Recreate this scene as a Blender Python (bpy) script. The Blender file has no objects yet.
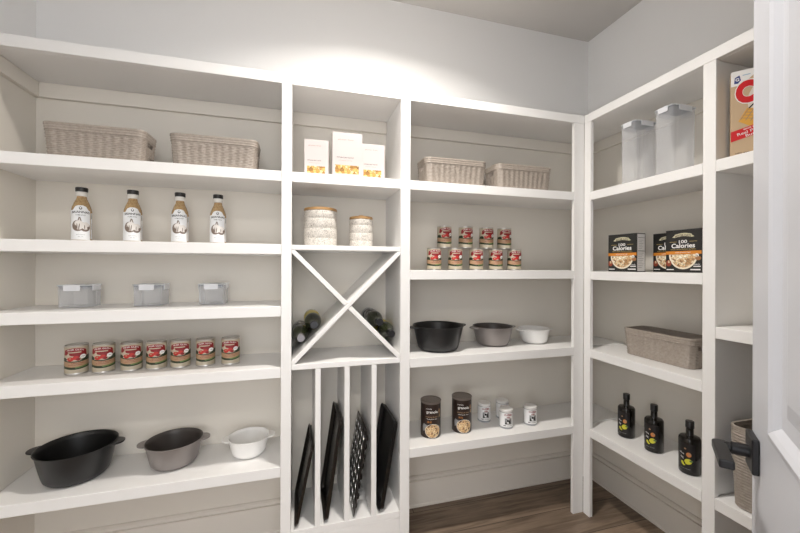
import bpy, bmesh, math, random
from mathutils import Vector, Matrix
random.seed(7)
PI = math.pi
scn = bpy.context.scene
COL = scn.collection

# ------------------------------------------------------------------ materials
MATS = {}
def mat(name, color=(.8,.8,.8), rough=.5, metal=0., spec=.5, coat=0., bump=None, emit=None):
    if name in MATS: return MATS[name]
    m = bpy.data.materials.new(name); m.use_nodes = True
    nt = m.node_tree; b = nt.nodes['Principled BSDF']
    b.inputs['Base Color'].default_value = (*color, 1)
    b.inputs['Roughness'].default_value = rough
    b.inputs['Metallic'].default_value = metal
    b.inputs['Specular IOR Level'].default_value = spec
    b.inputs['Coat Weight'].default_value = coat
    if emit:
        b.inputs['Emission Color'].default_value = (*emit[0], 1); b.inputs['Emission Strength'].default_value = emit[1]
    if bump:
        sc, st, dist = bump
        tc = nt.nodes.new('ShaderNodeTexCoord'); n = nt.nodes.new('ShaderNodeTexNoise')
        n.inputs['Scale'].default_value = sc; n.inputs['Detail'].default_value = 4
        bp = nt.nodes.new('ShaderNodeBump'); bp.inputs['Strength'].default_value = st; bp.inputs['Distance'].default_value = dist
        nt.links.new(tc.outputs['Object'], n.inputs['Vector']); nt.links.new(n.outputs['Fac'], bp.inputs['Height'])
        nt.links.new(bp.outputs['Normal'], b.inputs['Normal'])
    MATS[name] = m; return m

def clear_mat(name, tint=(.9,.93,1.), alpha=.3, rough=.1):
    if name in MATS: return MATS[name]
    m = bpy.data.materials.new(name); m.use_nodes = True
    nt = m.node_tree; nt.nodes.clear()
    out = nt.nodes.new('ShaderNodeOutputMaterial'); tr = nt.nodes.new('ShaderNodeBsdfTransparent')
    pb = nt.nodes.new('ShaderNodeBsdfPrincipled'); mx = nt.nodes.new('ShaderNodeMixShader')
    fr = nt.nodes.new('ShaderNodeLayerWeight'); fr.inputs['Blend'].default_value = .25
    mt = nt.nodes.new('ShaderNodeMath'); mt.operation = 'MULTIPLY_ADD'
    mt.inputs[1].default_value = .5; mt.inputs[2].default_value = alpha; mt.use_clamp = True
    tr.inputs['Color'].default_value = (*tint, 1)
    pb.inputs['Base Color'].default_value = (*tint, 1); pb.inputs['Roughness'].default_value = rough
    nt.links.new(fr.outputs['Facing'], mt.inputs[0]); nt.links.new(mt.outputs[0], mx.inputs['Fac'])
    nt.links.new(tr.outputs[0], mx.inputs[1]); nt.links.new(pb.outputs[0], mx.inputs[2])
    nt.links.new(mx.outputs[0], out.inputs['Surface'])
    MATS[name] = m; return m

def food_mat(name, stops, scale=120., rough=.6):
    """blotchy printed food picture: voronoi cells coloured by a ramp"""
    if name in MATS: return MATS[name]
    m = bpy.data.materials.new(name); m.use_nodes = True
    nt = m.node_tree; b = nt.nodes['Principled BSDF']; b.inputs['Roughness'].default_value = rough
    tc = nt.nodes.new('ShaderNodeTexCoord'); v = nt.nodes.new('ShaderNodeTexVoronoi'); v.inputs['Scale'].default_value = scale
    sp = nt.nodes.new('ShaderNodeSeparateColor'); cr = nt.nodes.new('ShaderNodeValToRGB')
    v2 = nt.nodes.new('ShaderNodeTexVoronoi'); v2.feature = 'DISTANCE_TO_EDGE'; v2.inputs['Scale'].default_value = scale
    mr = nt.nodes.new('ShaderNodeMapRange'); mr.inputs['From Max'].default_value = .12; mr.inputs['To Min'].default_value = .45
    mx = nt.nodes.new('ShaderNodeMix'); mx.data_type = 'RGBA'; mx.blend_type = 'MULTIPLY'; mx.inputs['Factor'].default_value = 1
    e = cr.color_ramp.elements; cr.color_ramp.interpolation = 'LINEAR'
    e[0].position = stops[0][0]; e[0].color = (*stops[0][1], 1); e[1].position = stops[-1][0]; e[1].color = (*stops[-1][1], 1)
    for p, c in stops[1:-1]:
        k = e.new(p); k.color = (*c, 1)
    L = nt.links.new
    L(tc.outputs['Object'], v.inputs['Vector']); L(tc.outputs['Object'], v2.inputs['Vector'])
    L(v.outputs['Color'], sp.inputs[0]); L(sp.outputs[0], cr.inputs['Fac'])
    L(v2.outputs['Distance'], mr.inputs['Value']); L(cr.outputs['Color'], mx.inputs['A']); L(mr.outputs['Result'], mx.inputs['B'])
    L(mx.outputs['Result'], b.inputs['Base Color'])
    MATS[name] = m; return m

def floor_mat():
    m = bpy.data.materials.new('oak_floor'); m.use_nodes = True
    nt = m.node_tree; b = nt.nodes['Principled BSDF']; L = nt.links.new
    tc = nt.nodes.new('ShaderNodeTexCoord')
    mp = nt.nodes.new('ShaderNodeMapping'); mp.inputs['Location'].default_value = (-.62+.02, -.052, 0)
    br = nt.nodes.new('ShaderNodeTexBrick'); br.offset = .37; br.squash = 1
    br.inputs['Scale'].default_value = 1; br.inputs['Mortar Size'].default_value = .0018; br.inputs['Mortar Smooth'].default_value = .1
    br.inputs['Brick Width'].default_value = 1.85; br.inputs['Row Height'].default_value = .184; br.inputs['Bias'].default_value = 0
    br.inputs['Color1'].default_value = (0,0,0,1); br.inputs['Color2'].default_value = (1,1,1,1); br.inputs['Mortar'].default_value = (.5,.5,.5,1)
    L(tc.outputs['Object'], mp.inputs['Vector']); L(mp.outputs[0], br.inputs['Vector'])
    g = nt.nodes.new('ShaderNodeMapping'); g.inputs['Scale'].default_value = (1.6, 22, 1)
    n = nt.nodes.new('ShaderNodeTexNoise'); n.inputs['Scale'].default_value = 1.7; n.inputs['Detail'].default_value = 8; n.inputs['Roughness'].default_value = .62; n.inputs['Distortion'].default_value = .8
    L(tc.outputs['Object'], g.inputs['Vector']); L(g.outputs[0], n.inputs['Vector'])
    k = nt.nodes.new('ShaderNodeTexNoise'); k.inputs['Scale'].default_value = 4; k.inputs['Detail'].default_value = 3
    L(tc.outputs['Object'], k.inputs['Vector'])
    cr = nt.nodes.new('ShaderNodeValToRGB'); e = cr.color_ramp.elements
    e[0].position = .3; e[0].color = (.13,.085,.056,1); e[1].position = .72; e[1].color = (.38,.285,.205,1)
    L(n.outputs['Fac'], cr.inputs['Fac'])
    m1 = nt.nodes.new('ShaderNodeMix'); m1.data_type = 'RGBA'; m1.blend_type = 'MULTIPLY'; m1.inputs['Factor'].default_value = 1
    ra = nt.nodes.new('ShaderNodeMapRange'); ra.inputs['To Min'].default_value = .72; ra.inputs['To Max'].default_value = 1.12
    L(br.outputs['Color'], ra.inputs['Value']); L(cr.outputs['Color'], m1.inputs['A']); L(ra.outputs['Result'], m1.inputs['B'])
    m2 = nt.nodes.new('ShaderNodeMix'); m2.data_type = 'RGBA'; m2.blend_type = 'MULTIPLY'; m2.inputs['Factor'].default_value = 1
    rb = nt.nodes.new('ShaderNodeMapRange'); rb.inputs['From Min'].default_value = .3; rb.inputs['From Max'].default_value = .7; rb.inputs['To Min'].default_value = .75; rb.inputs['To Max'].default_value = 1.1
    L(k.outputs['Fac'], rb.inputs['Value']); L(m1.outputs['Result'], m2.inputs['A']); L(rb.outputs['Result'], m2.inputs['B'])
    m3 = nt.nodes.new('ShaderNodeMix'); m3.data_type = 'RGBA'
    L(br.outputs['Fac'], m3.inputs['Factor']); L(m2.outputs['Result'], m3.inputs['A']); m3.inputs['B'].default_value = (.03,.02,.014,1)
    L(m3.outputs['Result'], b.inputs['Base Color'])
    bp = nt.nodes.new('ShaderNodeBump'); bp.inputs['Strength'].default_value = .25; bp.inputs['Distance'].default_value = .002
    L(n.outputs['Fac'], bp.inputs['Height']); L(bp.outputs[0], b.inputs['Normal'])
    b.inputs['Roughness'].default_value = .5
    return m

def speckle_mat(name, base, dark, scale, lo=.45, hi=.6, rough=.4):
    if name in MATS: return MATS[name]
    m = bpy.data.materials.new(name); m.use_nodes = True
    nt = m.node_tree; b = nt.nodes['Principled BSDF']; L = nt.links.new
    tc = nt.nodes.new('ShaderNodeTexCoord'); n = nt.nodes.new('ShaderNodeTexNoise'); n.inputs['Scale'].default_value = scale; n.inputs['Detail'].default_value = 5
    n.inputs['Roughness'].default_value = .7
    cr = nt.nodes.new('ShaderNodeValToRGB'); e = cr.color_ramp.elements
    e[0].position = lo; e[0].color = (*dark,1); e[1].position = hi; e[1].color = (*base,1)
    L(tc.outputs['Object'], n.inputs['Vector']); L(n.outputs['Fac'], cr.inputs['Fac']); L(cr.outputs[0], b.inputs['Base Color'])
    b.inputs['Roughness'].default_value = rough
    MATS[name] = m; return m

WALL = mat('wall_paint', (.90,.895,.885), .6, bump=(220,.06,.001))
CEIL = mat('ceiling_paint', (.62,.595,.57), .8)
SHELF = mat('shelf_paint', (.86,.85,.835), .35, bump=(60,.04,.001))
BAY_SHADE = mat('wall_paint_bay_shade', (.80,.755,.68), .55)  # room wall paint with the bays' warm shade put into its colour
BASEM = mat('baseboard_paint', (.77,.725,.66), .4)
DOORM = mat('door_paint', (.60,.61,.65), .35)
BLACKM = mat('matte_black_metal', (.012,.012,.014), .35, .3)
FLOORM = floor_mat()

# ------------------------------------------------------------------ mesh helpers
def new_bm(): return bmesh.new()
def mkobj(name, bm, mats, parent=None, smooth=False, loc=None, bevel=0, keep=False):
    me = bpy.data.meshes.new(name)
    if not keep: bmesh.ops.recalc_face_normals(bm, faces=bm.faces[:])
    bm.to_mesh(me); bm.free()
    for m in (mats if isinstance(mats, (list, tuple)) else [mats]): me.materials.append(m)
    if smooth:
        for p in me.polygons: p.use_smooth = True
    o = bpy.data.objects.new(name, me); COL.objects.link(o)
    if parent is not None: o.parent = parent
    if loc: o.location = loc
    if bevel:
        bv = o.modifiers.new('bevel', 'BEVEL'); bv.width = bevel; bv.segments = 2; bv.limit_method = 'ANGLE'
        bv.harden_normals = False
    if smooth: 
        for p in me.polygons: p.use_smooth = True
        sm(o)
    return o
def sm(o, ang=38):
    me = o.data
    bm = bmesh.new(); bm.from_mesh(me)
    for e in bm.edges:
        e.smooth = not (len(e.link_faces) == 2 and e.calc_face_angle(0) > math.radians(ang))
    bm.to_mesh(me); bm.free()
def box(bm, x0, x1, y0, y1, z0, z1, mi=0, M=None):
    vs = [bm.verts.new((x, y, z)) for x in (x0, x1) for y in (y0, y1) for z in (z0, z1)]
    if M: 
        for v in vs: v.co = M @ v.co
    for q in ((0,1,3,2),(4,6,7,5),(0,4,5,1),(2,3,7,6),(0,2,6,4),(1,5,7,3)):
        f = bm.faces.new([vs[i] for i in q]); f.material_index = mi
    return vs
def prism(bm, pts, z0, z1, mi=0, axis='z'):
    def P(a, b, c): return {'z': (a,b,c), 'x': (c,a,b), 'y': (a,c,b)}[axis]
    lo = [bm.verts.new(P(a,b,z0)) for a, b in pts]; hi = [bm.verts.new(P(a,b,z1)) for a, b in pts]
    n = len(pts)
    for i in range(n):
        f = bm.faces.new((lo[i], lo[(i+1)%n], hi[(i+1)%n], hi[i])); f.material_index = mi
    f = bm.faces.new(lo); f.material_index = mi; f = bm.faces.new(hi[::-1]); f.material_index = mi
def lathe(bm, prof, seg=40, mi=0, M=None, caps=True, sx=1., sy=1.):
    rings = []
    for r, z in prof:
        if r < 1e-5: ring = [bm.verts.new((0,0,z))]
        else: ring = [bm.verts.new((sx*r*math.cos(2*PI*i/seg), sy*r*math.sin(2*PI*i/seg), z)) for i in range(seg)]
        rings.append(ring)
    if M:
        for ring in rings:
            for v in ring: v.co = M @ v.co
    for a, b in zip(rings, rings[1:]):
        for i in range(seg):
            j = (i+1) % seg
            if len(a) == 1 and len(b) == 1: continue
            if len(a) == 1: f = bm.faces.new((a[0], b[j], b[i]))
            elif len(b) == 1: f = bm.faces.new((a[i], a[j], b[0]))
            else: f = bm.faces.new((a[i], a[j], b[j], b[i]))
            f.material_index = mi
    if caps:
        if len(rings[0]) > 1: bm.faces.new(rings[0][::-1]).material_index = mi
        if len(rings[-1]) > 1: bm.faces.new(rings[-1]).material_index = mi
def rrect(w, d, r, n=6, cx=0, cy=0):
    pts = []
    for sx, sy, a0 in ((1,1,0),(-1,1,90),(-1,-1,180),(1,-1,270)):
        for k in range(n+1):
            a = math.radians(a0 + 90*k/n)
            pts.append((cx + sx*(w/2-r) + r*math.cos(a), cy + sy*(d/2-r) + r*math.sin(a)))
    return pts
def loft(bm, loops, mi=0, cap0=True, cap1=True):
    rs = [[bm.verts.new(p) for p in lp] for lp in loops]; n = len(rs[0])
    for a, b in zip(rs, rs[1:]):
        for i in range(n):
            bm.faces.new((a[i], a[(i+1)%n], b[(i+1)%n], b[i])).material_index = mi
    if cap0: bm.faces.new(rs[0][::-1]).material_index = mi
    if cap1: bm.faces.new(rs[-1]).material_index = mi

def tag(o, label=None, cat=None, group=None, kind=None):
    if label: o['label'] = label
    if cat: o['category'] = cat
    if group: o['group'] = group
    if kind: o['kind'] = kind
    return o
def thing(name, label, cat, loc, rz=0, group=None):
    o = bpy.data.objects.new(name, None); COL.objects.link(o); o.empty_display_size = .05
    o.location = loc; o.rotation_euler = (0,0,rz)
    return tag(o, label, cat, group)
def kids(o): return [c for c in bpy.data.objects if c.parent == o]
def copy_tree(o, parent=None):
    c = o.copy(); COL.objects.link(c)
    if parent is not None:
        c.parent = parent; c.matrix_parent_inverse = o.matrix_parent_inverse.copy()
    for ch in kids(o): copy_tree(ch, c)
    return c
def spread(proto, places, group=None):
    """places: (loc, rz, label); the first moves the prototype itself"""
    out = []
    for i, (loc, rz, label) in enumerate(places):
        o = proto if i == 0 else copy_tree(proto)
        o.location = loc; o.rotation_euler = (0,0,rz); o['label'] = label
        if group: o['group'] = group
        out.append(o)
    return out

# ------------------------------------------------------------------ printed labels
_tc = {}
def text_geo(s, bold=0.):
    key = (s, bold)
    if key in _tc: return _tc[key]
    cu = bpy.data.curves.new('t', 'FONT'); cu.body = s; cu.resolution_u = 4; cu.size = 1; cu.offset = bold
    ob = bpy.data.objects.new('t', cu); COL.objects.link(ob)
    dg = bpy.context.evaluated_depsgraph_get(); ev = ob.evaluated_get(dg); me = ev.to_mesh()
    vs = [(v.co.x, v.co.y) for v in me.vertices]; fs = [tuple(p.vertices) for p in me.polygons]
    ev.to_mesh_clear(); bpy.data.objects.remove(ob); bpy.data.curves.remove(cu)
    x0 = min(v[0] for v in vs); x1 = max(v[0] for v in vs); y0 = min(v[1] for v in vs); y1 = max(v[1] for v in vs)
    vs = [((x-(x0+x1)/2), (y-(y0+y1)/2)) for x, y in vs]
    _tc[key] = (vs, fs, x1-x0, y1-y0); return _tc[key]
class Print:
    """flat printed shapes in (u, v), later wrapped on a cylinder or laid on a box face"""
    def __init__(s): s.bm = bmesh.new(); s.mats = []
    def mi(s, m):
        if m not in s.mats: s.mats.append(m)
        return s.mats.index(m)
    def poly(s, pts, m, layer=0):
        f = s.bm.faces.new([s.bm.verts.new((x, y, layer)) for x, y in pts]); f.material_index = s.mi(m)
    def rect(s, u0, u1, v0, v1, m, layer=0): s.poly([(u0,v0),(u1,v0),(u1,v1),(u0,v1)], m, layer)
    def ell(s, u, v, a, b, m, layer=0, rot=0, n=20, arc=(0,360)):
        c, d = math.cos(rot), math.sin(rot); pts = []
        full = arc[1]-arc[0] >= 360
        for k in range(n if full else n+1):
            t = math.radians(arc[0] + (arc[1]-arc[0])*k/n); x, y = a*math.cos(t), b*math.sin(t)
            pts.append((u + c*x - d*y, v + d*x + c*y))
        s.poly(pts, m, layer)
    def text(s, t, u, v, w, m, layer=3, rot=0, h=None, bold=.01, arch=0):
        vs, fs, tw, th = text_geo(t, bold); k = w/tw; ky = (h/th) if h else k
        c, d = math.cos(rot), math.sin(rot); bv = []
        for x, y in vs:
            x *= k; y = y*ky
            if arch: y += arch*(1-(2*x/w)**2)
            bv.append(s.bm.verts.new((u + c*x - d*y, v + d*x + c*y, layer)))
        mi = s.mi(m)
        for f in fs:
            try: s.bm.faces.new([bv[i] for i in f]).material_index = mi
            except ValueError: pass
    def finish(s, name, parent, mode, r=None, eps=.0003, step=.00018, center=(0,0,0), rz=0):
        bm = s.bm
        bmesh.ops.triangulate(bm, faces=bm.faces[:])
        if mode == 'cyl':
            us = [v.co.x for v in bm.verts]; du = r*math.radians(9); u = math.floor(min(us)/du)*du
            while u < max(us):
                bmesh.ops.bisect_plane(bm, geom=bm.verts[:]+bm.edges[:]+bm.faces[:], plane_co=(u,0,0), plane_no=(1,0,0)); u += du
        for f in bm.faces:
            f.normal_update()
            if f.normal.z < 0: f.normal_flip()
        Mr = Matrix.Translation(center) @ Matrix.Rotation(rz, 4, 'Z')
        for v in bm.verts:
            off = eps + v.co.z*step
            if mode == 'cyl':
                R = (r(v.co.y) if callable(r) else r) + off; a = v.co.x/(r if not callable(r) else R)
                v.co = Mr @ Vector((R*math.sin(a), -R*math.cos(a), v.co.y))
            else:
                v.co = Mr @ Vector((v.co.x, -off, v.co.y))
        return mkobj(name, bm, s.mats, parent, keep=True)

# ------------------------------------------------------------------ room
RAILT_ = 2.106; ZC = 2.723; YB = .29; XR = 1.763; XL = -1.051; YF = -1.60; XC = 1.4665
def struct(name, bm, m, bevel=0): return tag(mkobj(name, bm, m, bevel=bevel), kind='structure')
bm = new_bm(); box(bm, -1.6, 2.3, -5.0, YB+.1, -.1, 0); struct('floor', bm, FLOORM)
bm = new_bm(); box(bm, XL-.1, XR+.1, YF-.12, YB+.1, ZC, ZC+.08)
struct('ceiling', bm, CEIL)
bm = new_bm(); box(bm, XL-.1, XR+.1, YB, YB+.1, 0, ZC)
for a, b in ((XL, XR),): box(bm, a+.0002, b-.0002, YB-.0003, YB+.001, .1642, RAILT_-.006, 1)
struct('wall_back', bm, [WALL, BAY_SHADE])
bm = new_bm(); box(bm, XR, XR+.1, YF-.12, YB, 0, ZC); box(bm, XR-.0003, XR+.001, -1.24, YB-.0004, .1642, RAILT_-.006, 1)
struct('wall_right', bm, [WALL, BAY_SHADE])
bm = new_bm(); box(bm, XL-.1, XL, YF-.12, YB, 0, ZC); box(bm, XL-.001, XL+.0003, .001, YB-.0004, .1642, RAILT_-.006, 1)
struct('wall_left', bm, [WALL, BAY_SHADE])
bm = new_bm(); box(bm, XL, -.55, YF-.12, YF, 0, ZC); box(bm, .30, XR, YF-.12, YF, 0, ZC); box(bm, -.55, .30, YF-.12, YF, 2.45, ZC)
struct('wall_front', bm, WALL)
bm = new_bm(); box(bm, -.62, -.55, YF, YF+.015, 0, 2.52); box(bm, .30, .37, YF, YF+.015, 0, 2.52); box(bm, -.55, .30, YF, YF+.015, 2.45, 2.52)
struct('trim_1', bm, SHELF)
# baseboards with a capped top, a groove under the cap and a shoe strip
def base_prof(): return [(0,0),(.018,0),(.018,.012),(.0145,.016),(.0145,.137),(.0040,.1385),(.0040,.1465),(.0145,.148),(.0145,.156),(.006,.164),(0,.164)]
bm = new_bm(); prism(bm, [(YB-a, b) for a, b in base_prof()], XL, XR-.0182, axis='x'); struct('baseboard_back', bm, BASEM)
bm = new_bm(); prism(bm, [(XR-a, b) for a, b in base_prof()], -1.22, YB, axis='y'); struct('baseboard_right', bm, BASEM)
bm = new_bm(); prism(bm, [(XL+a, b) for a, b in base_prof()], YF+.016, YB-.0182, axis='y'); struct('baseboard_left', bm, BASEM)

# ------------------------------------------------------------------ built-in shelving
G = .0005
TOPU, RAILT = 2.063, 2.106
TH = .043
back = thing('built_in_shelving', 'white built-in shelving across the back wall with wine rack and tray slots', 'shelving', (.2, .0, 0))
back_inv = Matrix.Translation((-.2, 0, 0))
def bpart(name, bm, m=SHELF, bevel=.0018):
    bmesh.ops.transform(bm, matrix=back_inv, verts=bm.verts[:]); return mkobj(name, bm, m, back, bevel=bevel)
P = [(-.063,-.0215),(.4535,.4995),(1.404,XC)]
for a, b in P[:2]:
    bm = new_bm(); box(bm, a, b, 0, .0195, 0, TOPU-G); bpart('face_post', bm)
    bm = new_bm()
    c0, c1 = (b-.02, b) if a < 0 else (a, a+.02)
    if a < 0: c0, c1 = a+.011, b
    else: c0, c1 = a, b-.011
    box(bm, c0, c1, .02, YB-G, 0, TOPU-G); bpart('divider_panel', bm)
bm = new_bm(); box(bm, 1.404, XC, 0, .0195, 0, TOPU-G); bpart('face_post', bm)
bm = new_bm(); box(bm, XL+G, XC, 0, .0195, TOPU, RAILT); bpart('top_rail', bm)
bm = new_bm(); box(bm, XL+G, XR-G, .02, YB-G, TOPU, RAILT-.004); bpart('top_board', bm)
def shelf(x0, x1, z0, z1=None, corner=False):
    z1 = z1 or z0+TH; bm = new_bm()
    if corner: prism(bm, [(x0,.0),(1.404-G,.0),(1.404-G,.02),(XR-G,.02),(XR-G,YB-G),(x0,YB-G)], z0, z1)
    else: box(bm, x0, x1, 0, YB-G, z0, z1)
    return bpart('shelf', bm)
b1 = (XL+G, P[0][0]-G); b2 = (P[0][1]+G, P[1][0]-G); b3 = P[1][1]+G
def shelf_bay1(z0):
    bm = new_bm(); prism(bm, [(b1[0],0),(b1[1],0),(b1[1],.02),(P[0][0]+.011-G,.02),(P[0][0]+.011-G,YB-G),(b1[0],YB-G)], z0, z0+TH); return bpart('shelf', bm)
def shelf_bay3(z0):
    xi = P[1][1]-.011+G
    bm = new_bm(); prism(bm, [(b3,0),(1.404-G,0),(1.404-G,.02),(XR-G,.02),(XR-G,YB-G),(xi,YB-G),(xi,.02),(b3,.02)], z0, z0+TH); return bpart('shelf', bm)
Z2, Z31, Z4, Z5, Z6, Z33 = 1.655, 1.350, 1.0915, .8365, .4225, 1.241
for z in (Z2, Z31, Z4, Z5, Z6): shelf_bay1(z)
for z in (Z2, Z33, Z5, Z6): shelf_bay3(z)
shelf(*b2, Z2)
S2, S31, S4, S5, S6, S33 = [z+TH for z in (Z2, Z31, Z4, Z5, Z6, Z33)]
RK1, RK0 = 1.370, .888
bm = new_bm(); box(bm, *b2, 0, YB-G, RK1, 1.391); bpart('rack_top_shelf', bm)
bm = new_bm(); box(bm, *b2, 0, YB-G, .864, RK0); bpart('rack_bottom_shelf', bm)
bm = new_bm(); box(bm, *b2, 0, YB-G, .160, .190); bpart('tray_floor', bm)
bm = new_bm(); box(bm, *b2, .0, .018, 0, .160-G); bpart('kick_panel', bm)
for c in (.0885, .2130, .3330):
    bm = new_bm(); box(bm, c-.0115, c+.0115, 0, YB-G, .190+G, .864-G); bpart('tray_divider', bm)
# wine rack cross: one full diagonal, two halves
x0, x1, z0, z1 = b2[0], b2[1], RK0+G, RK1-G
def diag(bm, a, b, t=.019):
    a = Vector(a); b = Vector(b); d = (b-a).normalized(); n = Vector((-d.y, d.x))*t/2
    prism(bm, [tuple(a+n), tuple(a-n), tuple(b-n), tuple(b+n)], .0, YB-G, axis='y')
def diag_full(a, b, t=.019):
    # clipped to the opening so the ends sit flat in the corners
    k = t/math.sqrt(2)
    bm = new_bm()
    sx = 1 if b[0] > a[0] else -1
    pts = [(a[0], a[1]), (a[0]+sx*k, a[1]), (b[0], b[1]-k), (b[0], b[1]), (b[0]-sx*k, b[1]), (a[0], a[1]+k)]
    prism(bm, pts, 0, YB-G, axis='y'); return bm
bpart('rack_board', diag_full((x0, z0), (x1, z1)))
cx, cz = (x0+x1)/2, (z0+z1)/2; k = .019/math.sqrt(2); g = .0145
bm = new_bm(); prism(bm, [(x0, z1), (x0, z1-k), (cx-g/1.0, cz+0), (cx, cz+g), (x0+k, z1)], 0.001, YB-G, axis='y'); bpart('rack_board', bm)
bm = new_bm(); prism(bm, [(x1, z0), (x1, z0+k), (cx+g/1.0, cz+0), (cx, cz-g), (x1-k, z0)], 0.001, YB-G, axis='y'); bpart('rack_board', bm)
# warm shade as a coloured overlay on the wall inside the shelving (in front of it: shelves are cut to meet it)
# cleats under the shelves and top boards
for z in (TOPU,):
    bm = new_bm(); box(bm, XL+.0195, P[0][0]+.010, YB-.0195, YB-G, z-.062, z-G); bpart('shelf_cleat', bm, BAY_SHADE)
    bm = new_bm(); box(bm, b2[0], b2[1], YB-.0195, YB-G, z-.062, z-G); bpart('shelf_cleat', bm, BAY_SHADE)
    bm = new_bm(); box(bm, b3-.010, XR-.0195, YB-.0195, YB-G, z-.062, z-G); bpart('shelf_cleat', bm, BAY_SHADE)
for z, h in ((TOPU,.062),):
    bm = new_bm(); box(bm, XL+G, XL+.0185, .02, YB-G, z-h, z-G); bpart('shelf_cleat', bm, BAY_SHADE)

right = thing('built_in_shelving', 'white built-in shelving along the right wall beside the open door', 'shelving', (1.6, -.6, 0))
right_inv = Matrix.Translation((-1.6, .6, 0))
def rpart(name, bm, m=SHELF, bevel=.0018):
    bmesh.ops.transform(bm, matrix=right_inv, verts=bm.verts[:]); return mkobj(name, bm, m, right, bevel=bevel)
YE = -1.24
bm = new_bm(); box(bm, XC+G, XC+.0195, -.044, -G, 0, TOPU-G); rpart('face_post', bm)
bm = new_bm(); box(bm, XC+G, XC+.0195, -.629, -.585, 0, TOPU-G); rpart('face_post', bm)
bm = new_bm(); box(bm, XC+G, XC+.0195, YE, YE+.044, 0, TOPU-G); rpart('face_post', bm)
bm = new_bm(); box(bm, XC+G, XC+.0195, YE, -G, TOPU, RAILT); rpart('top_rail', bm)
bm = new_bm(); box(bm, XC+.02, XR-G, YE, .0195, TOPU, RAILT-.004); rpart('top_board', bm)
bm = new_bm(); box(bm, XC+.02, XR-G, -.624, -.604, 0, TOPU-G); rpart('divider_panel', bm)
bm = new_bm(); box(bm, XC+.02, XR-G, YE, YE+.02, 0, TOPU-G); rpart('divider_panel', bm)
for z in (Z2, Z33, Z5, Z6):
    zz = z-.004
    bm = new_bm(); prism(bm, [(XC+G,-.585+G),(XC+G,-.044-G),(XC+.02,-.044-G),(XC+.02,.0195),(XR-G,.0195),(XR-G,-.604+G),(XC+.02,-.604+G),(XC+.02,-.585+G)], zz, zz+TH); rpart('shelf', bm)
for z in (Z2-.004, 1.043, Z6-.003):
    bm = new_bm(); prism(bm, [(XC+G,-.629-G),(XC+G,YE+.044+G),(XC+.02,YE+.044+G),(XC+.02,YE+.02+G),(XR-G,YE+.02+G),(XR-G,-.624-G),(XC+.02,-.624-G),(XC+.02,-.629-G)], z, z+TH); rpart('shelf', bm)
bm = new_bm(); box(bm, XR-.0195, XR-G, -.6035, YB-.02, TOPU-.062, TOPU-G); rpart('shelf_cleat', bm, BAY_SHADE)
bm = new_bm(); box(bm, XR-.0195, XR-G, YE+.021, -.6245, TOPU-.062, TOPU-G); rpart('shelf_cleat', bm, BAY_SHADE)
R2, R33, R5, R6, RB5, RB6 = Z2-.004+TH, Z33-.004+TH, Z5-.004+TH, Z6-.004+TH, 1.043+TH, Z6-.003+TH

# ------------------------------------------------------------------ door
DW, DH, DT = .76, 2.42, .035
bm = new_bm()
panels = [(.12,.64,1.004,2.28), (.12,.64,.22,.83)]
def quad(pts, mi=0): bm.faces.new([bm.verts.new(p) for p in pts]).material_index = mi
for side in (0, 1):
    Y = 0 if side == 0 else DT; s = 1 if side == 0 else -1
    xs = [0, .12, .64, DW]; zs = [0, .22, .83, 1.004, 2.28, DH]
    for i in range(3):
        for j in range(5):
            if i == 1 and j in (1, 3): continue
            quad([(xs[i],Y,zs[j]),(xs[i+1],Y,zs[j]),(xs[i+1],Y,zs[j+1]),(xs[i],Y,zs[j+1])][::s])
    for (a, b, c, d) in panels:
        rings = [(0,0),(.004,-.003),(.012,-.004),(.019,0),(.030,.009),(.055,.009),(.085,.003)]
        for (i0, y0), (i1, y1) in zip(rings, rings[1:]):
            A = [(a+i0,c+i0),(b-i0,c+i0),(b-i0,d-i0),(a+i0,d-i0)]; B = [(a+i1,c+i1),(b-i1,c+i1),(b-i1,d-i1),(a+i1,d-i1)]
            for q in range(4):
                r = (q+1) % 4
                quad([(A[q][0],Y+s*y0,A[q][1]),(A[r][0],Y+s*y0,A[r][1]),(B[r][0],Y+s*y1,B[r][1]),(B[q][0],Y+s*y1,B[q][1])][::s])
        quad([(x, Y+s*.003, z) for x, z in ((a+.085,c+.085),(b-.085,c+.085),(b-.085,d-.085),(a+.085,d-.085))][::s])
quad([(0,0,0),(0,0,DH),(0,DT,DH),(0,DT,0)]); quad([(DW,0,0),(DW,DT,0),(DW,DT,DH),(DW,0,DH)])
quad([(0,0,DH),(DW,0,DH),(DW,DT,DH),(0,DT,DH)]); quad([(0,0,0),(0,DT,0),(DW,DT,0),(DW,0,0)])
bmesh.ops.remove_doubles(bm, verts=bm.verts[:], dist=.00005)
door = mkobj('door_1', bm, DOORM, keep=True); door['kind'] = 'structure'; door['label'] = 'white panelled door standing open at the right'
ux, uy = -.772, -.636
door.matrix_world = Matrix(((ux, -uy, 0, .860), (uy, ux, 0, -1.090), (0,0,1,.008), (0,0,0,1)))
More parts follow.
